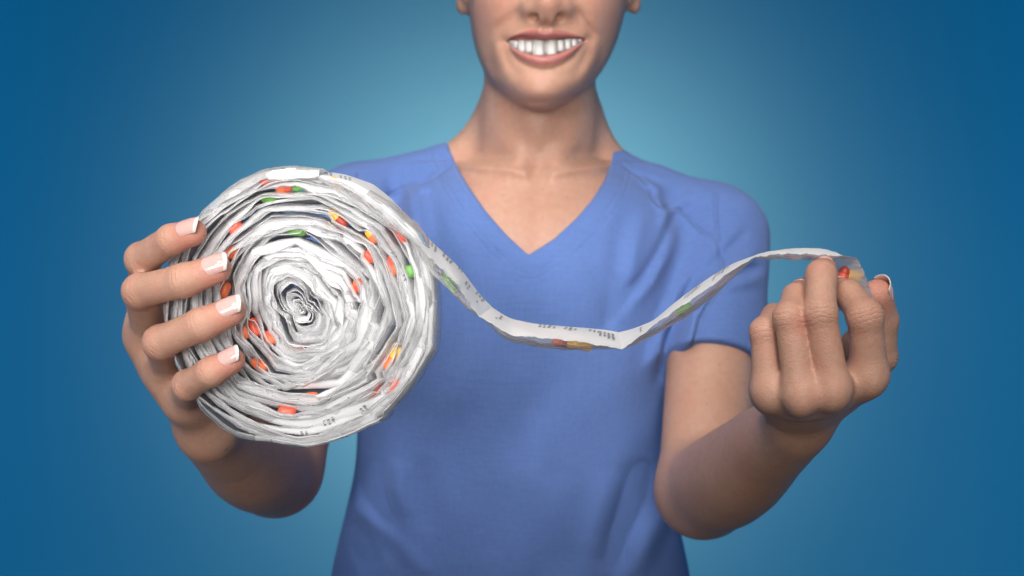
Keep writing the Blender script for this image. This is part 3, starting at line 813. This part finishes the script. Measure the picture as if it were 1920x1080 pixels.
# soft folds: polyline, width in px, depth in millimetres
FOLDS = [([(1262, 430), (1240, 470), (1205, 520), (1165, 560), (1120, 620)], 8, -3.0), ([(1275, 425), (1252, 475), (1222, 525), (1180, 575)], 9, 2.4),
         ([(1180, 380), (1160, 450), (1150, 540), (1120, 620)], 14, -1.8), ([(1210, 400), (1190, 460), (1172, 540)], 12, 1.6),
         ([(1335, 520), (1300, 580), (1280, 640), (1262, 720)], 9, 3.2), ([(1318, 510), (1285, 565), (1255, 640), (1238, 720)], 9, -3.4),
         ([(1300, 500), (1270, 560), (1240, 620), (1215, 700)], 10, 2.6),
         ([(1415, 430), (1385, 462), (1350, 490), (1320, 520)], 6, -3.4), ([(1432, 470), (1400, 490), (1355, 515)], 7, 2.6), ([(1440, 500), (1400, 507), (1360, 522)], 5, -2.6),
         ([(1440, 520), (1400, 530), (1350, 540)], 7, 2.0), ([(1215, 315), (1235, 338), (1262, 350)], 7, 2.6), ([(1190, 305), (1230, 322), (1262, 332)], 5, -2.2),
         ([(1250, 345), (1243, 372), (1258, 395), (1240, 430)], 8, 2.4), ([(1320, 345), (1290, 372), (1262, 395)], 7, 1.8), ([(1350, 365), (1325, 378), (1300, 392)], 6, -1.6),
         ([(715, 315), (730, 340), (728, 362), (700, 385)], 10, -3.4), ([(745, 322), (760, 345), (775, 400), (790, 470)], 12, 3.6), ([(705, 330), (688, 372), (670, 400)], 10, 2.2),
         ([(770, 300), (785, 312), (778, 330), (760, 335)], 8, -3.4), ([(740, 295), (748, 305), (760, 312)], 5, -3.4), ([(800, 330), (792, 342), (770, 352)], 6, 2.5),
         ([(800, 345), (812, 420), (830, 520)], 12, -1.8), ([(850, 380), (875, 470), (900, 560)], 18, 1.4), ([(960, 500), (905, 470), (860, 420)], 12, -1.3),
         ([(990, 500), (1000, 560), (985, 640)], 22, -1.2), ([(1040, 470), (1080, 520), (1100, 580)], 18, 1.4), ([(1010, 760), (1012, 850), (1005, 930)], 20, 1.6),
         ([(700, 860), (690, 930), (720, 1010), (780, 1090)], 18, -5.0), ([(650, 960), (690, 985), (740, 1030), (800, 1100)], 16, 5.0), ([(640, 1000), (660, 1040), (690, 1090)], 14, -4.0),
         ([(740, 860), (745, 920), (760, 980)], 16, 3.0), ([(790, 850), (795, 930), (800, 1010)], 20, -2.2),
         ([(1215, 860), (1190, 940), (1165, 1010), (1150, 1090)], 20, -6.0), ([(1262, 960), (1240, 1000), (1215, 1050), (1200, 1100)], 20, 5.0), ([(1150, 880), (1135, 960), (1120, 1060)], 24, 3.0),
         ([(900, 900), (915, 980), (920, 1060)], 26, -1.6), ([(1050, 880), (1045, 960), (1060, 1050)], 26, 1.6)]
def cloth_fn(P, d):
    if P[:, 1].min() > 1.15: return d
    u, v = UV(P.astype(np.float64), 1.06)
    w = np.clip((1.14 - P[:, 1]) / 0.03, 0, 1)
    b = np.zeros(len(P))
    lo_u, hi_u, lo_v, hi_v = u.min(), u.max(), v.min(), v.max()
    for pts, wd, amp in FOLDS:
        a = np.array(pts)
        if a[:, 0].min() - 3 * wd > hi_u or a[:, 0].max() + 3 * wd < lo_u or a[:, 1].min() - 3 * wd > hi_v or a[:, 1].max() + 3 * wd < lo_v: continue
        b += 1.8 * amp * stroke(u, v, pts, wd)
    b += 0.9 * np.sin(u * .045 + 1.3 * np.sin(v * .017)) * np.sin(v * .021 + 1.1 * np.sin(u * .013 + 1)) 
    return (d - np.maximum(b, -3.2) * 0.001 * w).astype(np.float32)
def sleeve(S, E, t, r0, r1):
    return Cone(S, lerp(S, E, t), r0, r1)
class Below(Leaf):                   # everything past the sleeve hem
    def __init__(s, p, n): s.p, s.n = np.asarray(p, np.float32), np.asarray(n / np.linalg.norm(n), np.float32)
    def ev(s, P, c=None, h=0): return -((P - s.p) @ s.n)
def build_scrub():
    tr = [Cone(PX(862, 322, 1.162), PX(690, 374, 1.16), .0275, .033), Cone(PX(1140, 337, 1.162), PX(1318, 412, 1.16), .0275, .033)]
    parts = []
    for S, E, t in ((S_HOLD, E_HOLD, .52), (S_PULL, E_PULL, .55)):
        sl = Cone(S, lerp(S, E, .8), .0440, .0430)
        hem = lerp(S, E, t); ax = E - S
        parts.append(Sub(sl, Below(hem, ax), .002))
    shell = U(0.022, [U(0.03, [TORSO] + tr)] + parts)
    tree = Sub(Fn(shell, cloth_fn), VNeck(), 0.0015)
    V, Fq = polygonise(tree, (-0.25, 1.0, ZC - 0.345), (0.26, 1.28, ZC + 0.15), 0.0019)
    return V, Fq
sV, sF = build_scrub()
scrub = mesh_obj('scrub_top', sV, sF, M_CLOTH, person)
scrub['label'] = 'blue v-neck scrub top with short sleeves'
def scrub_attributes():
    u, v = UV(sV, DS); k = DS / F * 1000
    front = sV[:, 1] < 1.17
    sd = np.full(len(sV), 99.0)
    for s_ in SEAMS: sd = np.minimum(sd, polydist(u, v, s_)[0] * k)
    set_attr(scrub, 'seam', np.where(front, sd, 99))
    set_attr(scrub, 'band', np.where(front, polydist(u, v, V_EDGE)[0] * k, 99))
scrub_attributes()

# ------------------------------------------------------------------ the roll of pill pouches
RC = PX(562, 578, .742)                       # centre of the roll's front face
W_STRIP = 0.054                               # width of the strip
PITCH = 0.0024; PLEN = 0.084
roll = empty('pouch_roll', RC + np.array((0, W_STRIP / 2, -0.081)), 'thick coiled roll of white and clear pill pouches with its loose end pulled out', 'pouch roll')
# capsules: photograph position, length direction in degrees, length mm, colours of the two halves, label, in the roll or in the loose strip
CAPS = [
 (533, 351, 8, 11, M_ORANGE, M_RED, 'orange red capsule beside the round green one near the top of the roll'),
 (559, 349, 20, 8, M_GREEN, M_GREEN, 'round green pill near the top of the roll'),
 (504, 371, 6, 10, M_GREEN, M_GREEN, 'pale green capsule left of and below the round green pill'),
 (631, 343, -22, 10, M_YELLOW, M_YELLOW, 'slim yellow capsule under the outermost wrap at the top of the roll'),
 (634, 409, -40, 14, M_YELLOW, M_MAROON, 'large yellow capsule with a dark end right of the roll top'),
 (555, 432, -6, 13, M_GREEN, M_GREEN, 'long green capsule halfway between roll centre and roll top'),
 (441, 426, 48, 10, M_RED, M_RED, 'red capsule behind film between the two upper fingertips'),
 (434, 473, 40, 10, M_ORANGE, M_ORANGE, 'bright orange capsule touching the middle fingertip'),
 (421, 545, 66, 11, M_ORANGE, M_ORANGE, 'orange capsule between middle finger and ring finger'),
 (698, 441, -50, 11, M_YELLOW, M_ORANGE, 'thin yellow capsule in the upper right layers of the roll'),
 (693, 481, -42, 9, M_RED, M_RED, 'small red pill below the thin yellow capsule'),
 (741, 496, -66, 13, M_RED, M_ORANGE, 'large red capsule in the right layers of the roll'),
 (770, 509, -62, 8, M_GREEN, M_GREEN, 'tiny green pill beside the large red capsule'),
 (672, 535, -80, 9, M_ORANGE, M_RED, 'orange red pill right of the roll centre'),
 (458, 624, 80, 9, M_ORANGE, M_ORANGE, 'leftmost of the three orange red pills by the little finger'),
 (476, 614, -75, 12, M_RED, M_RED, 'longest of the three orange red pills by the little finger'),
 (503, 634, -45, 10, M_RED, M_ORANGE, 'rightmost of the three orange red pills by the little finger'),
 (559, 659, 5, 11, M_ORANGE, M_RED, 'orange capsule straight below the roll centre'),
 (486, 684, -38, 11, M_ORANGE, M_ORANGE, 'orange capsule right of the little fingertip'),
 (738, 672, 55, 17, M_ORANGE, M_YELLOW, 'longest orange capsule with a yellow end at the right of the roll'),
 (706, 741, 52, 14, M_MAROON, M_MAROON, 'dark brown capsule in the lower right of the roll'),
 (738, 724, 56, 12, M_RED, M_RED, 'faint red capsule just outside the dark brown one'),
 (584, 745, 4, 9, M_ORANGE, M_ORANGE, 'orange pill near the bottom of the roll'),
 (538, 772, -5, 11, M_RED, M_RED, 'pale red capsule under film in the lowest layers'),
 (501, 337, 18, 10, M_RED, M_RED, 'pale red capsule under the top left wrap'),
 (748, 436, -48, 15, M_MAROON, M_RED, 'dark red capsule just inside the outer wrap at upper right'),
]
def capsule(px, py, d, ang, ln, ca, cb, label, rad=.0029, axis=None):
    c = PX(px, py, d)
    a = np.array((math.cos(R(ang)), 0, math.sin(R(ang)))) if axis is None else np.asarray(axis, float) / np.linalg.norm(axis)
    n = np.cross(a, (0, 1, 0)); n /= np.linalg.norm(n); b = np.cross(a, n)
    hl = ln / 2000; prof = []
    for i in range(7): t = i / 6 * math.pi / 2; prof.append((-hl + rad - rad * math.cos(t), rad * math.sin(t), 0))
    prof.append((.0, rad, 0))
    for i in range(7): t = math.pi / 2 - i / 6 * math.pi / 2; prof.append((hl - rad + rad * math.cos(t), rad * math.sin(t), 1))
    m = 16; V = []; 
    for x, r, _ in prof:
        for j in range(m):
            q = 2 * math.pi * j / m
            V.append(a * x + max(r, 1e-5) * (math.cos(q) * n + math.sin(q) * b))
    Fc = []; mi = []
    for i in range(len(prof) - 1):
        for j in range(m): Fc.append((i * m + j, i * m + (j + 1) % m, (i + 1) * m + (j + 1) % m, (i + 1) * m + j)); mi.append(prof[i + 1][2])
    o = mesh_obj('pill_capsule', V, Fc, [ca, cb], None, True, mi)
    o.location = tuple(c); o['label'] = label; o['category'] = 'pill'; o['group'] = 'pills sealed in the pouches'
    return o

# spiral: list of points from the loose end inwards, clockwise seen from the front
def osc(x, seed, f0=1.0, octs=3):
    r_ = np.random.default_rng(seed); y = 0
    for o in range(octs): y = y + np.sin(x * f0 * (1.9 ** o) + r_.uniform(0, 6.28)) / (1.45 ** o)
    return y / 1.7
def base_radius(turn): return 0.0826 - PITCH * turn
segs = []; phi = R(82); turn = 0.0
while True:
    r = base_radius(turn)
    if r < 0.0022: break
    L_ = PLEN * random.uniform(.9, 1.06)
    if r < .02: L_ *= .62
    dphi = L_ / max(r, .006)
    segs.append((phi, phi + dphi, turn)); phi += dphi; turn += dphi / (2 * math.pi)
ELL_A = R(122)                                   # long axis of the squashed core
def squash(r, ph):
    k = 0.46 * math.exp(-(r / .026) ** 2) + .02 * math.exp(-(r / .05) ** 2)
    return 1 + k * math.cos(2 * (ph - ELL_A))
CAP_IN = [(PX(c[0], c[1], .748), c[3]) for c in CAPS]
cap_polar = []
for p, ln in CAP_IN:
    dx, dz = p[0] - RC[0], p[2] - RC[2]
    cap_polar.append((math.hypot(dx, dz), math.atan2(dz, dx), ln / 2000))
def push(r, ph):
    """layers give way around the pills"""
    o = 0
    for rc, pc, hl in cap_polar:
        dr = r - rc
        if abs(dr) > .010: continue
        da = ((ph - pc + math.pi) % (2 * math.pi) - math.pi) * rc
        if abs(da) > hl * 2.5 + .01: continue
        o += math.copysign(1, dr) * .0014 * math.exp(-abs(dr) / .005) * math.exp(-(da / (hl + .004)) ** 2)
    return max(-.0019, min(.0019, o)) * (1 - min(1, max(0, (r - .070) / .006)))
CORN = np.sort(np.linspace(0, 2 * math.pi, 9, endpoint=False) + np.random.default_rng(3).uniform(-.16, .16, 9))
def facet(r, ph):
    """flat runs between creases that nest from wrap to wrap and drift slowly outwards"""
    sh = .30 * math.sin(r / .0085) + .22 * math.sin(r / .0041 + 1) + r * 9
    a = (ph + sh) % (2 * math.pi)
    k = int(np.searchsorted(CORN, a)) - 1
    a0 = CORN[k]; a1 = CORN[(k + 1) % 9]
    if k < 0: a0 -= 2 * math.pi; k = 8; a1 = CORN[0]
    elif k == 8: a1 += 2 * math.pi
    j0 = 1 + .022 * math.sin(r / .005 + k * 2.1); j1 = 1 + .022 * math.sin(r / .005 + ((k + 1) % 9) * 2.1)
    D = a1 - a0
    f = j0 * j1 * math.sin(D) / (j0 * math.sin(a - a0) + j1 * math.sin(a1 - a))
    return 1 + (f * 1.022 - 1) * (.85 if r < .05 else .85 - .52 * min(1, (r - .05) / .025))
def opened(r, ph):
    o = 0
    for rc, pc, hl in cap_polar:
        dr = r - rc
        if abs(dr) > .009: continue
        da = ((ph - pc + math.pi) % (2 * math.pi) - math.pi) * rc
        o = max(o, math.exp(-(dr / .006) ** 2) * math.exp(-(da / (hl + .003)) ** 2))
    return o
CH, SH = math.cos, math.sin
def layer_point(ph, r, dep):
    return RC + np.array((r * CH(ph), dep, r * SH(ph)))
def add_print(po, P_, us, nrm, blocks, seed, Ls=PLEN, side=-1):
    """small print: tiny strokes standing in rows on the paper"""
    V = []; Fc = []; n, nv = P_.shape[:2]
    def spot(t, u):
        x = min(max(t, 0), 1) * (n - 1); a = min(int(x), n - 2); fx = x - a
        k = int(np.clip(np.searchsorted(us, u) - 1, 0, nv - 2)); fu = (u - us[k]) / (us[k + 1] - us[k])
        p = (P_[a, k] * (1 - fu) + P_[a, k + 1] * fu) * (1 - fx) + (P_[a + 1, k] * (1 - fu) + P_[a + 1, k + 1] * fu) * fx
        return p + side * nrm[a] * .00028
    rnd = random.Random(seed)
    for (ta, ua, lines, wn) in blocks:
        for ln in range(lines):
            t = ta + ln * .0027 / Ls
            u = 1 - ua + .12 + rnd.uniform(-.02, .02)
            for w in range(wn):
                for ch in range(rnd.randint(4, 8)):
                    for sk in range(rnd.randint(2, 3)):
                        h0 = rnd.uniform(0, .45); h1 = rnd.uniform(.6, 1); tw = .0020 / Ls
                        c0 = u - rnd.uniform(0, .012); c1 = c0 - rnd.uniform(.007, .014)
                        k0 = len(V)
                        if rnd.random() < .4: h1 = h0 + .22
                        for tt, uu in ((t + tw * h0, c0), (t + tw * h1, c0), (t + tw * h1, c1), (t + tw * h0, c1)): V.append(spot(tt, min(max(uu, .03), .985)))
                        Fc.append((k0, k0 + 1, k0 + 2, k0 + 3))
                    u -= .018
                u -= .018
    if V: mesh_obj('printed_text', V, Fc, M_INK, po, False)['kind'] = 'stuff'

def build_roll():
    BND = [(random.uniform(-.0030, .0030), random.uniform(-.0022, .0022), random.uniform(-.02, .02), random.uniform(-.0008, .0008)) for _ in range(len(segs) + 1)]
    for i, (p0, p1, t0) in enumerate(segs):
        nt = 38 if p1 - p0 < 2.2 else 48
        B0, B1 = BND[i], BND[i + 1]; flare = random.uniform(.3, 1.0); leanm = random.uniform(-.0030, .0030)
        side = -1 if (math.cos((p0 + p1) / 2) < -.1 or i % 3 != 0) else 1
        rows_p = []; rows_f = []
        us = np.array([0, .008, .022, .040, .062, .09, .135, .22, .45, .8, 1.0])
        pts_out = []
        for a in range(nt):
            t = a / (nt - 1); ph = p0 + (p1 - p0) * t; tn = t0 + (ph - p0) / (2 * math.pi)
            r = base_radius(tn)
            r = r * facet(r, ph) * squash(r, ph)
            r += .0006 * min(1, r / .03) * (math.exp(-t / .04) + math.exp(-(1 - t) / .04))
            r += (.0008 * math.sin(3 * ph + 1) + .0006 * osc(np.array(ph), 5, 1.5)) * min(1, r / .03)
            r += push(r, ph)
            r += .0052 * math.exp(-(((ph % (2 * math.pi)) - R(240)) / .24) ** 2) * max(0, 1 - max(0, tn - .48) / .75)
            amp = .0005 + .0009 * min(1, r / .05)
            fl = amp * flare * osc(np.array(ph * 1.5 + i * .37), 40 + i, 1.6, 2) * math.sin(math.pi * min(max(t, .04), .96)) ** .5 + .0004 * osc(np.array(ph), 9, 6.0)
            fr = .00010 * osc(np.array(t * 40.0), 90 + i, 1.0)
            dshift, lean0, tiltw = (B0[q_] + (B1[q_] - B0[q_]) * t for q_ in range(3))
            r += (B0[3] + (B1[3] - B0[3]) * t) * min(1, r / .03)
            dz = dshift + .0009 * osc(np.array(t * 9.0), 140 + i, 1.0) + .0022 * (abs(t - .5) * 2) ** 3
            bul = (math.sin(math.pi * min(max(t, 0), 1)) ** .55) * random.uniform(.75, 1.1) * min(.0036, PITCH * .9)
            lean = -min(1, .3 + r / .03) * (1 - .52 * opened(r, ph)) * (.0050 + .0010 * osc(np.array(ph * .9), 77, 1.3) + lean0 + leanm * math.sin(math.pi * t))
            veil = osc(np.array(t * 7.0 + i), 260 + i, 1.0, 2)
            rp = []; rf = []
            for k, u in enumerate(us):
                dep = dz * (1 - u) + u * W_STRIP
                off = (fl + fr) * math.exp(-u / .28) + lean * math.exp(-(u / .062) ** 1.15) + (.0006 if k == 0 else 0) + tiltw * dep * .3
                core = 1 - .95 * max(0, 1 - r / .017) * min(1, u * W_STRIP / .006)
                off += r * (core - 1)
                rp.append(layer_point(ph, r + off, dep))
                cross = math.sin(math.pi * u) ** .5 * (1 if k not in (0, len(us) - 1) else 0)
                cr = .0006 * (.5 - abs(math.sin(t * (9 + i % 5) + u * 5 + i))) * math.exp(-((u - .15) / .2) ** 2) + .0002 * osc(np.array(t * 15 + u * 9), 200 + i, 1.0)
                rf.append(layer_point(ph, max(r + off - side * (bul * cross + (cr + .0002) * (cross > 0)) - .0004 * (1 + veil) * math.exp(-u / .03), .0004), dep - .0002 - (.0005 + .0004 * veil) * math.exp(-u / .02)))
            rows_p.append(rp); rows_f.append(rf)
        nv = len(us); uvs = [(i * PLEN + PLEN * a / (nt - 1), W_STRIP * u_ + .15 * (i % 7)) for a in range(nt) for u_ in us]
        po = mesh_obj('pouch', np.array(rows_p).reshape(-1, 3), grid_faces(nt, nv), M_PAPER, roll)
        fo = mesh_obj('film_window', np.array(rows_f).reshape(-1, 3), grid_faces(nt, nv), M_FILM, po)
        set_uv(po, uvs); set_uv(fo, uvs)
        if side > 0 and i < 60:
            pm = (p0 + p1) / 2; rad = np.array([[CH(p0 + (p1 - p0) * a / (nt - 1)), 0, SH(p0 + (p1 - p0) * a / (nt - 1))] for a in range(nt)])
            bl = [(random.uniform(.1, .8), random.uniform(.92, 1.02), random.randint(1, 3), 1) for _ in range(2)]
            if i < 6: bl += [(t_, random.uniform(.35, .75), random.randint(2, 4), random.randint(2, 3)) for t_ in (.08, .25, .42, .6, .78)]
            add_print(po, np.array(rows_p), us, rad, bl, 700 + i, side=1)
build_roll()
for (px, py, ang, ln, ca, cb, lab) in CAPS: capsule(px, py, .7482, ang, ln, ca, cb, lab, .0031)

# ------------------------------------------------------------------ the loose end of the strip
# per pouch: rows of (near edge x, y), (far edge x, y), near distance, far distance
STRIP = [
 [((590, 330), (585, 318), .738, .790), ((650, 352), (648, 327), .7365, .790), ((700, 386), (700, 345), .7355, .789), ((740, 420), (736, 374), .735, .788), ((778, 455), (775, 418), .734, .787)],
 [((778, 455), (775, 418), .734, .787), ((809, 486), (811, 454), .733, .786), ((832, 509), (853, 493), .732, .785), ((857, 533), (870, 512), .731, .785), ((882, 573), (902, 555), .731, .784), ((898, 594), (923, 576), .731, .784)],
 [((898, 594), (923, 576), .731, .784), ((920, 604), (940, 588), .731, .784), ((951, 628), (959, 598), .730, .784), ((998, 632), (1003, 607), .730, .784), ((1042, 636), (1060, 612), .730, .784), ((1090, 641), (1100, 615), .731, .785), ((1139, 650), (1140, 619), .732, .785), ((1166, 655), (1160, 623), .733, .785)],
 [((1166, 655), (1160, 623), .733, .785), ((1189, 640), (1186, 617), .734, .785), ((1224, 611), (1229, 599.5), .735, .785), ((1264, 583), (1285, 552), .737, .785), ((1306, 556), (1343, 512), .739, .786), ((1356, 519), (1373, 494), .742, .787), ((1396, 492), (1395, 486), .745, .787), ((1414, 483), (1414, 479), .748, .787)],
 [((1414, 483), (1414, 479), .748, .787), ((1460, 476), (1460, 469), .750, .788), ((1507, 476), (1505, 466), .752, .789), ((1545, 478), (1540, 466.5), .754, .789), ((1580, 480), (1570, 474), .757, .788), ((1606, 483), (1538, 480), .760, .787)],
 [((1606, 483), (1538, 480), .760, .787), ((1614, 497), (1543, 500), .759, .785), ((1626, 530), (1553, 530), .7585, .783), ((1642, 571), (1566, 585), .7590, .781)],
]
def smooth_rows(rows, n):
    a = np.array([list(PX(*r[0], r[2])) + list(PX(*r[1], r[3])) for r in rows])
    L_ = np.concatenate([[0], np.cumsum(np.linalg.norm(np.diff((a[:, :3] + a[:, 3:]) / 2, axis=0), axis=1))])
    s = np.linspace(0, L_[-1], n); b = np.stack([np.interp(s, L_, a[:, i]) for i in range(6)], 1)
    for _ in range(3): b[1:-1] = b[1:-1] * .5 + (b[:-2] + b[2:]) * .25
    return b, L_[-1]
PRINT = {  # pouch -> blocks of small print: (along 0..1, across 0..1 from the far edge, lines, words, darkness)
 0: [(.10, .25, 2, 3), (.22, .45, 3, 3), (.80, .30, 1, 1)],
 1: [(.02, .30, 3, 4), (.16, .25, 3, 3), (.34, .22, 3, 4), (.52, .2, 2, 2), (.66, .55, 2, 2), (.80, .2, 3, 2), (.86, .62, 1, 1)],
 2: [(.10, .35, 1, 3), (.08, .70, 1, 1), (.40, .22, 3, 3), (.47, .3, 2, 2), (.58, .2, 2, 3), (.62, .4, 2, 2), (.76, .30, 3, 2), (.84, .3, 4, 3), (.90, .35, 2, 3)],
 3: [(.14, .45, 1, 4), (.50, .45, 3, 3), (.56, .55, 2, 2), (.72, .5, 3, 3), (.78, .45, 2, 2)],
 4: [(.25, .5, 1, 2)], 5: [(.25, .45, 2, 1), (.35, .62, 1, 1), (.5, .2, 2, 1)],
}
def build_strip():
    for i, rows in enumerate(STRIP):
        n = 44; b, Ls = smooth_rows(rows, n)
        us = np.array([0, .02, .06, .12, .2, .32, .48, .64, .8, .92, .98, 1.0]); nv = len(us)
        near, far = b[:, :3], b[:, 3:]
        tang = np.gradient((near + far) / 2, axis=0); tang /= np.linalg.norm(tang, axis=1)[:, None]
        wv = far - near; nrm = np.cross(tang, wv); nrm /= np.linalg.norm(nrm, axis=1)[:, None]
        nrm *= np.sign(-nrm[:, 2:3] + 1e-9) if i < 5 else 1
        if i == 5: nrm *= np.sign(nrm[:, 1:2])          # film side of the hanging pouch faces away from the lens
        P_ = np.zeros((n, nv, 3)); Q_ = np.zeros((n, nv, 3))
        for a in range(n):
            t = a / (n - 1); env = math.sin(math.pi * t) ** .7
            B = (.0072 if i < 4 else .004) * env
            for k, u in enumerate(us):
                wob = .00045 * osc(np.array(t * 34.0 + u * 3), 300 + i, 1.0) * math.exp(-u / .08) * (0 < t < 1)
                wob += .0005 * osc(np.array(t * 9 + u * 5), 320 + i, 1.0) * math.sin(math.pi * u) * (0 < t < 1)
                lift = -.0016 * env * math.sin(math.pi * u)
                P_[a, k] = near[a] + wv[a] * u + nrm[a] * (wob + lift)
                pr = min(1, (u / .14)) ** .7 * min(1, (1 - u) / .3) ** .7
                cr = .0005 * osc(np.array(t * 26 + u * 14), 360 + i, 1.0)
                Q_[a, k] = near[a] + wv[a] * u + nrm[a] * (wob + B * pr + (.0003 + cr * env) * (0 < u < 1))
        po = mesh_obj('pouch', P_.reshape(-1, 3), grid_faces(n, nv), M_FILM_WHITE if i == 5 else M_PAPER, roll)
        fo = mesh_obj('film_window', Q_.reshape(-1, 3), grid_faces(n, nv), M_FILM, po)
        uvs = [(9 + i * .09 + Ls * a / (n - 1), W_STRIP * u_ + .15 * i) for a in range(n) for u_ in us]; set_uv(po, uvs); set_uv(fo, uvs)
        add_print(po, P_, us, nrm, PRINT.get(i, []), 50 + i, Ls)
M_FILM_WHITE = frosted_mat()
build_strip()
def strip_capsule(px, py, d, axis, ln, ca, cb, lab, rad=.0025): capsule(px, py, d, 0, ln, ca, cb, lab, rad, axis)
strip_capsule(843, 531, .741, (24, 0, -38), 14, M_GREEN, M_GREEN, 'green capsule in the loose strip right beside the roll')
strip_capsule(1052, 643, .742, (50, 10, -10), 11, M_RED, M_MAROON, 'red capsule left of the yellow one at the lowest point of the strip')
strip_capsule(1086, 648, .742, (50, 0, -7), 16, M_YELLOW, M_YELLOW, 'yellow capsule at the lowest point of the loose strip')
strip_capsule(1281, 579, .745, (40, 0, 27), 11, M_GREEN, M_GREEN, 'green capsule in the rising part of the loose strip')
strip_capsule(1582, 514, .7685, (-9, 0, -22), 10, M_MAROON, M_RED, 'dark red capsule in the held pouch between the fingers', .0033)
strip_capsule(1602, 517, .7695, (30, 0, -8), 11, M_YELLOW, M_YELLOW, 'yellow capsule in the held pouch above the index finger', .0033)
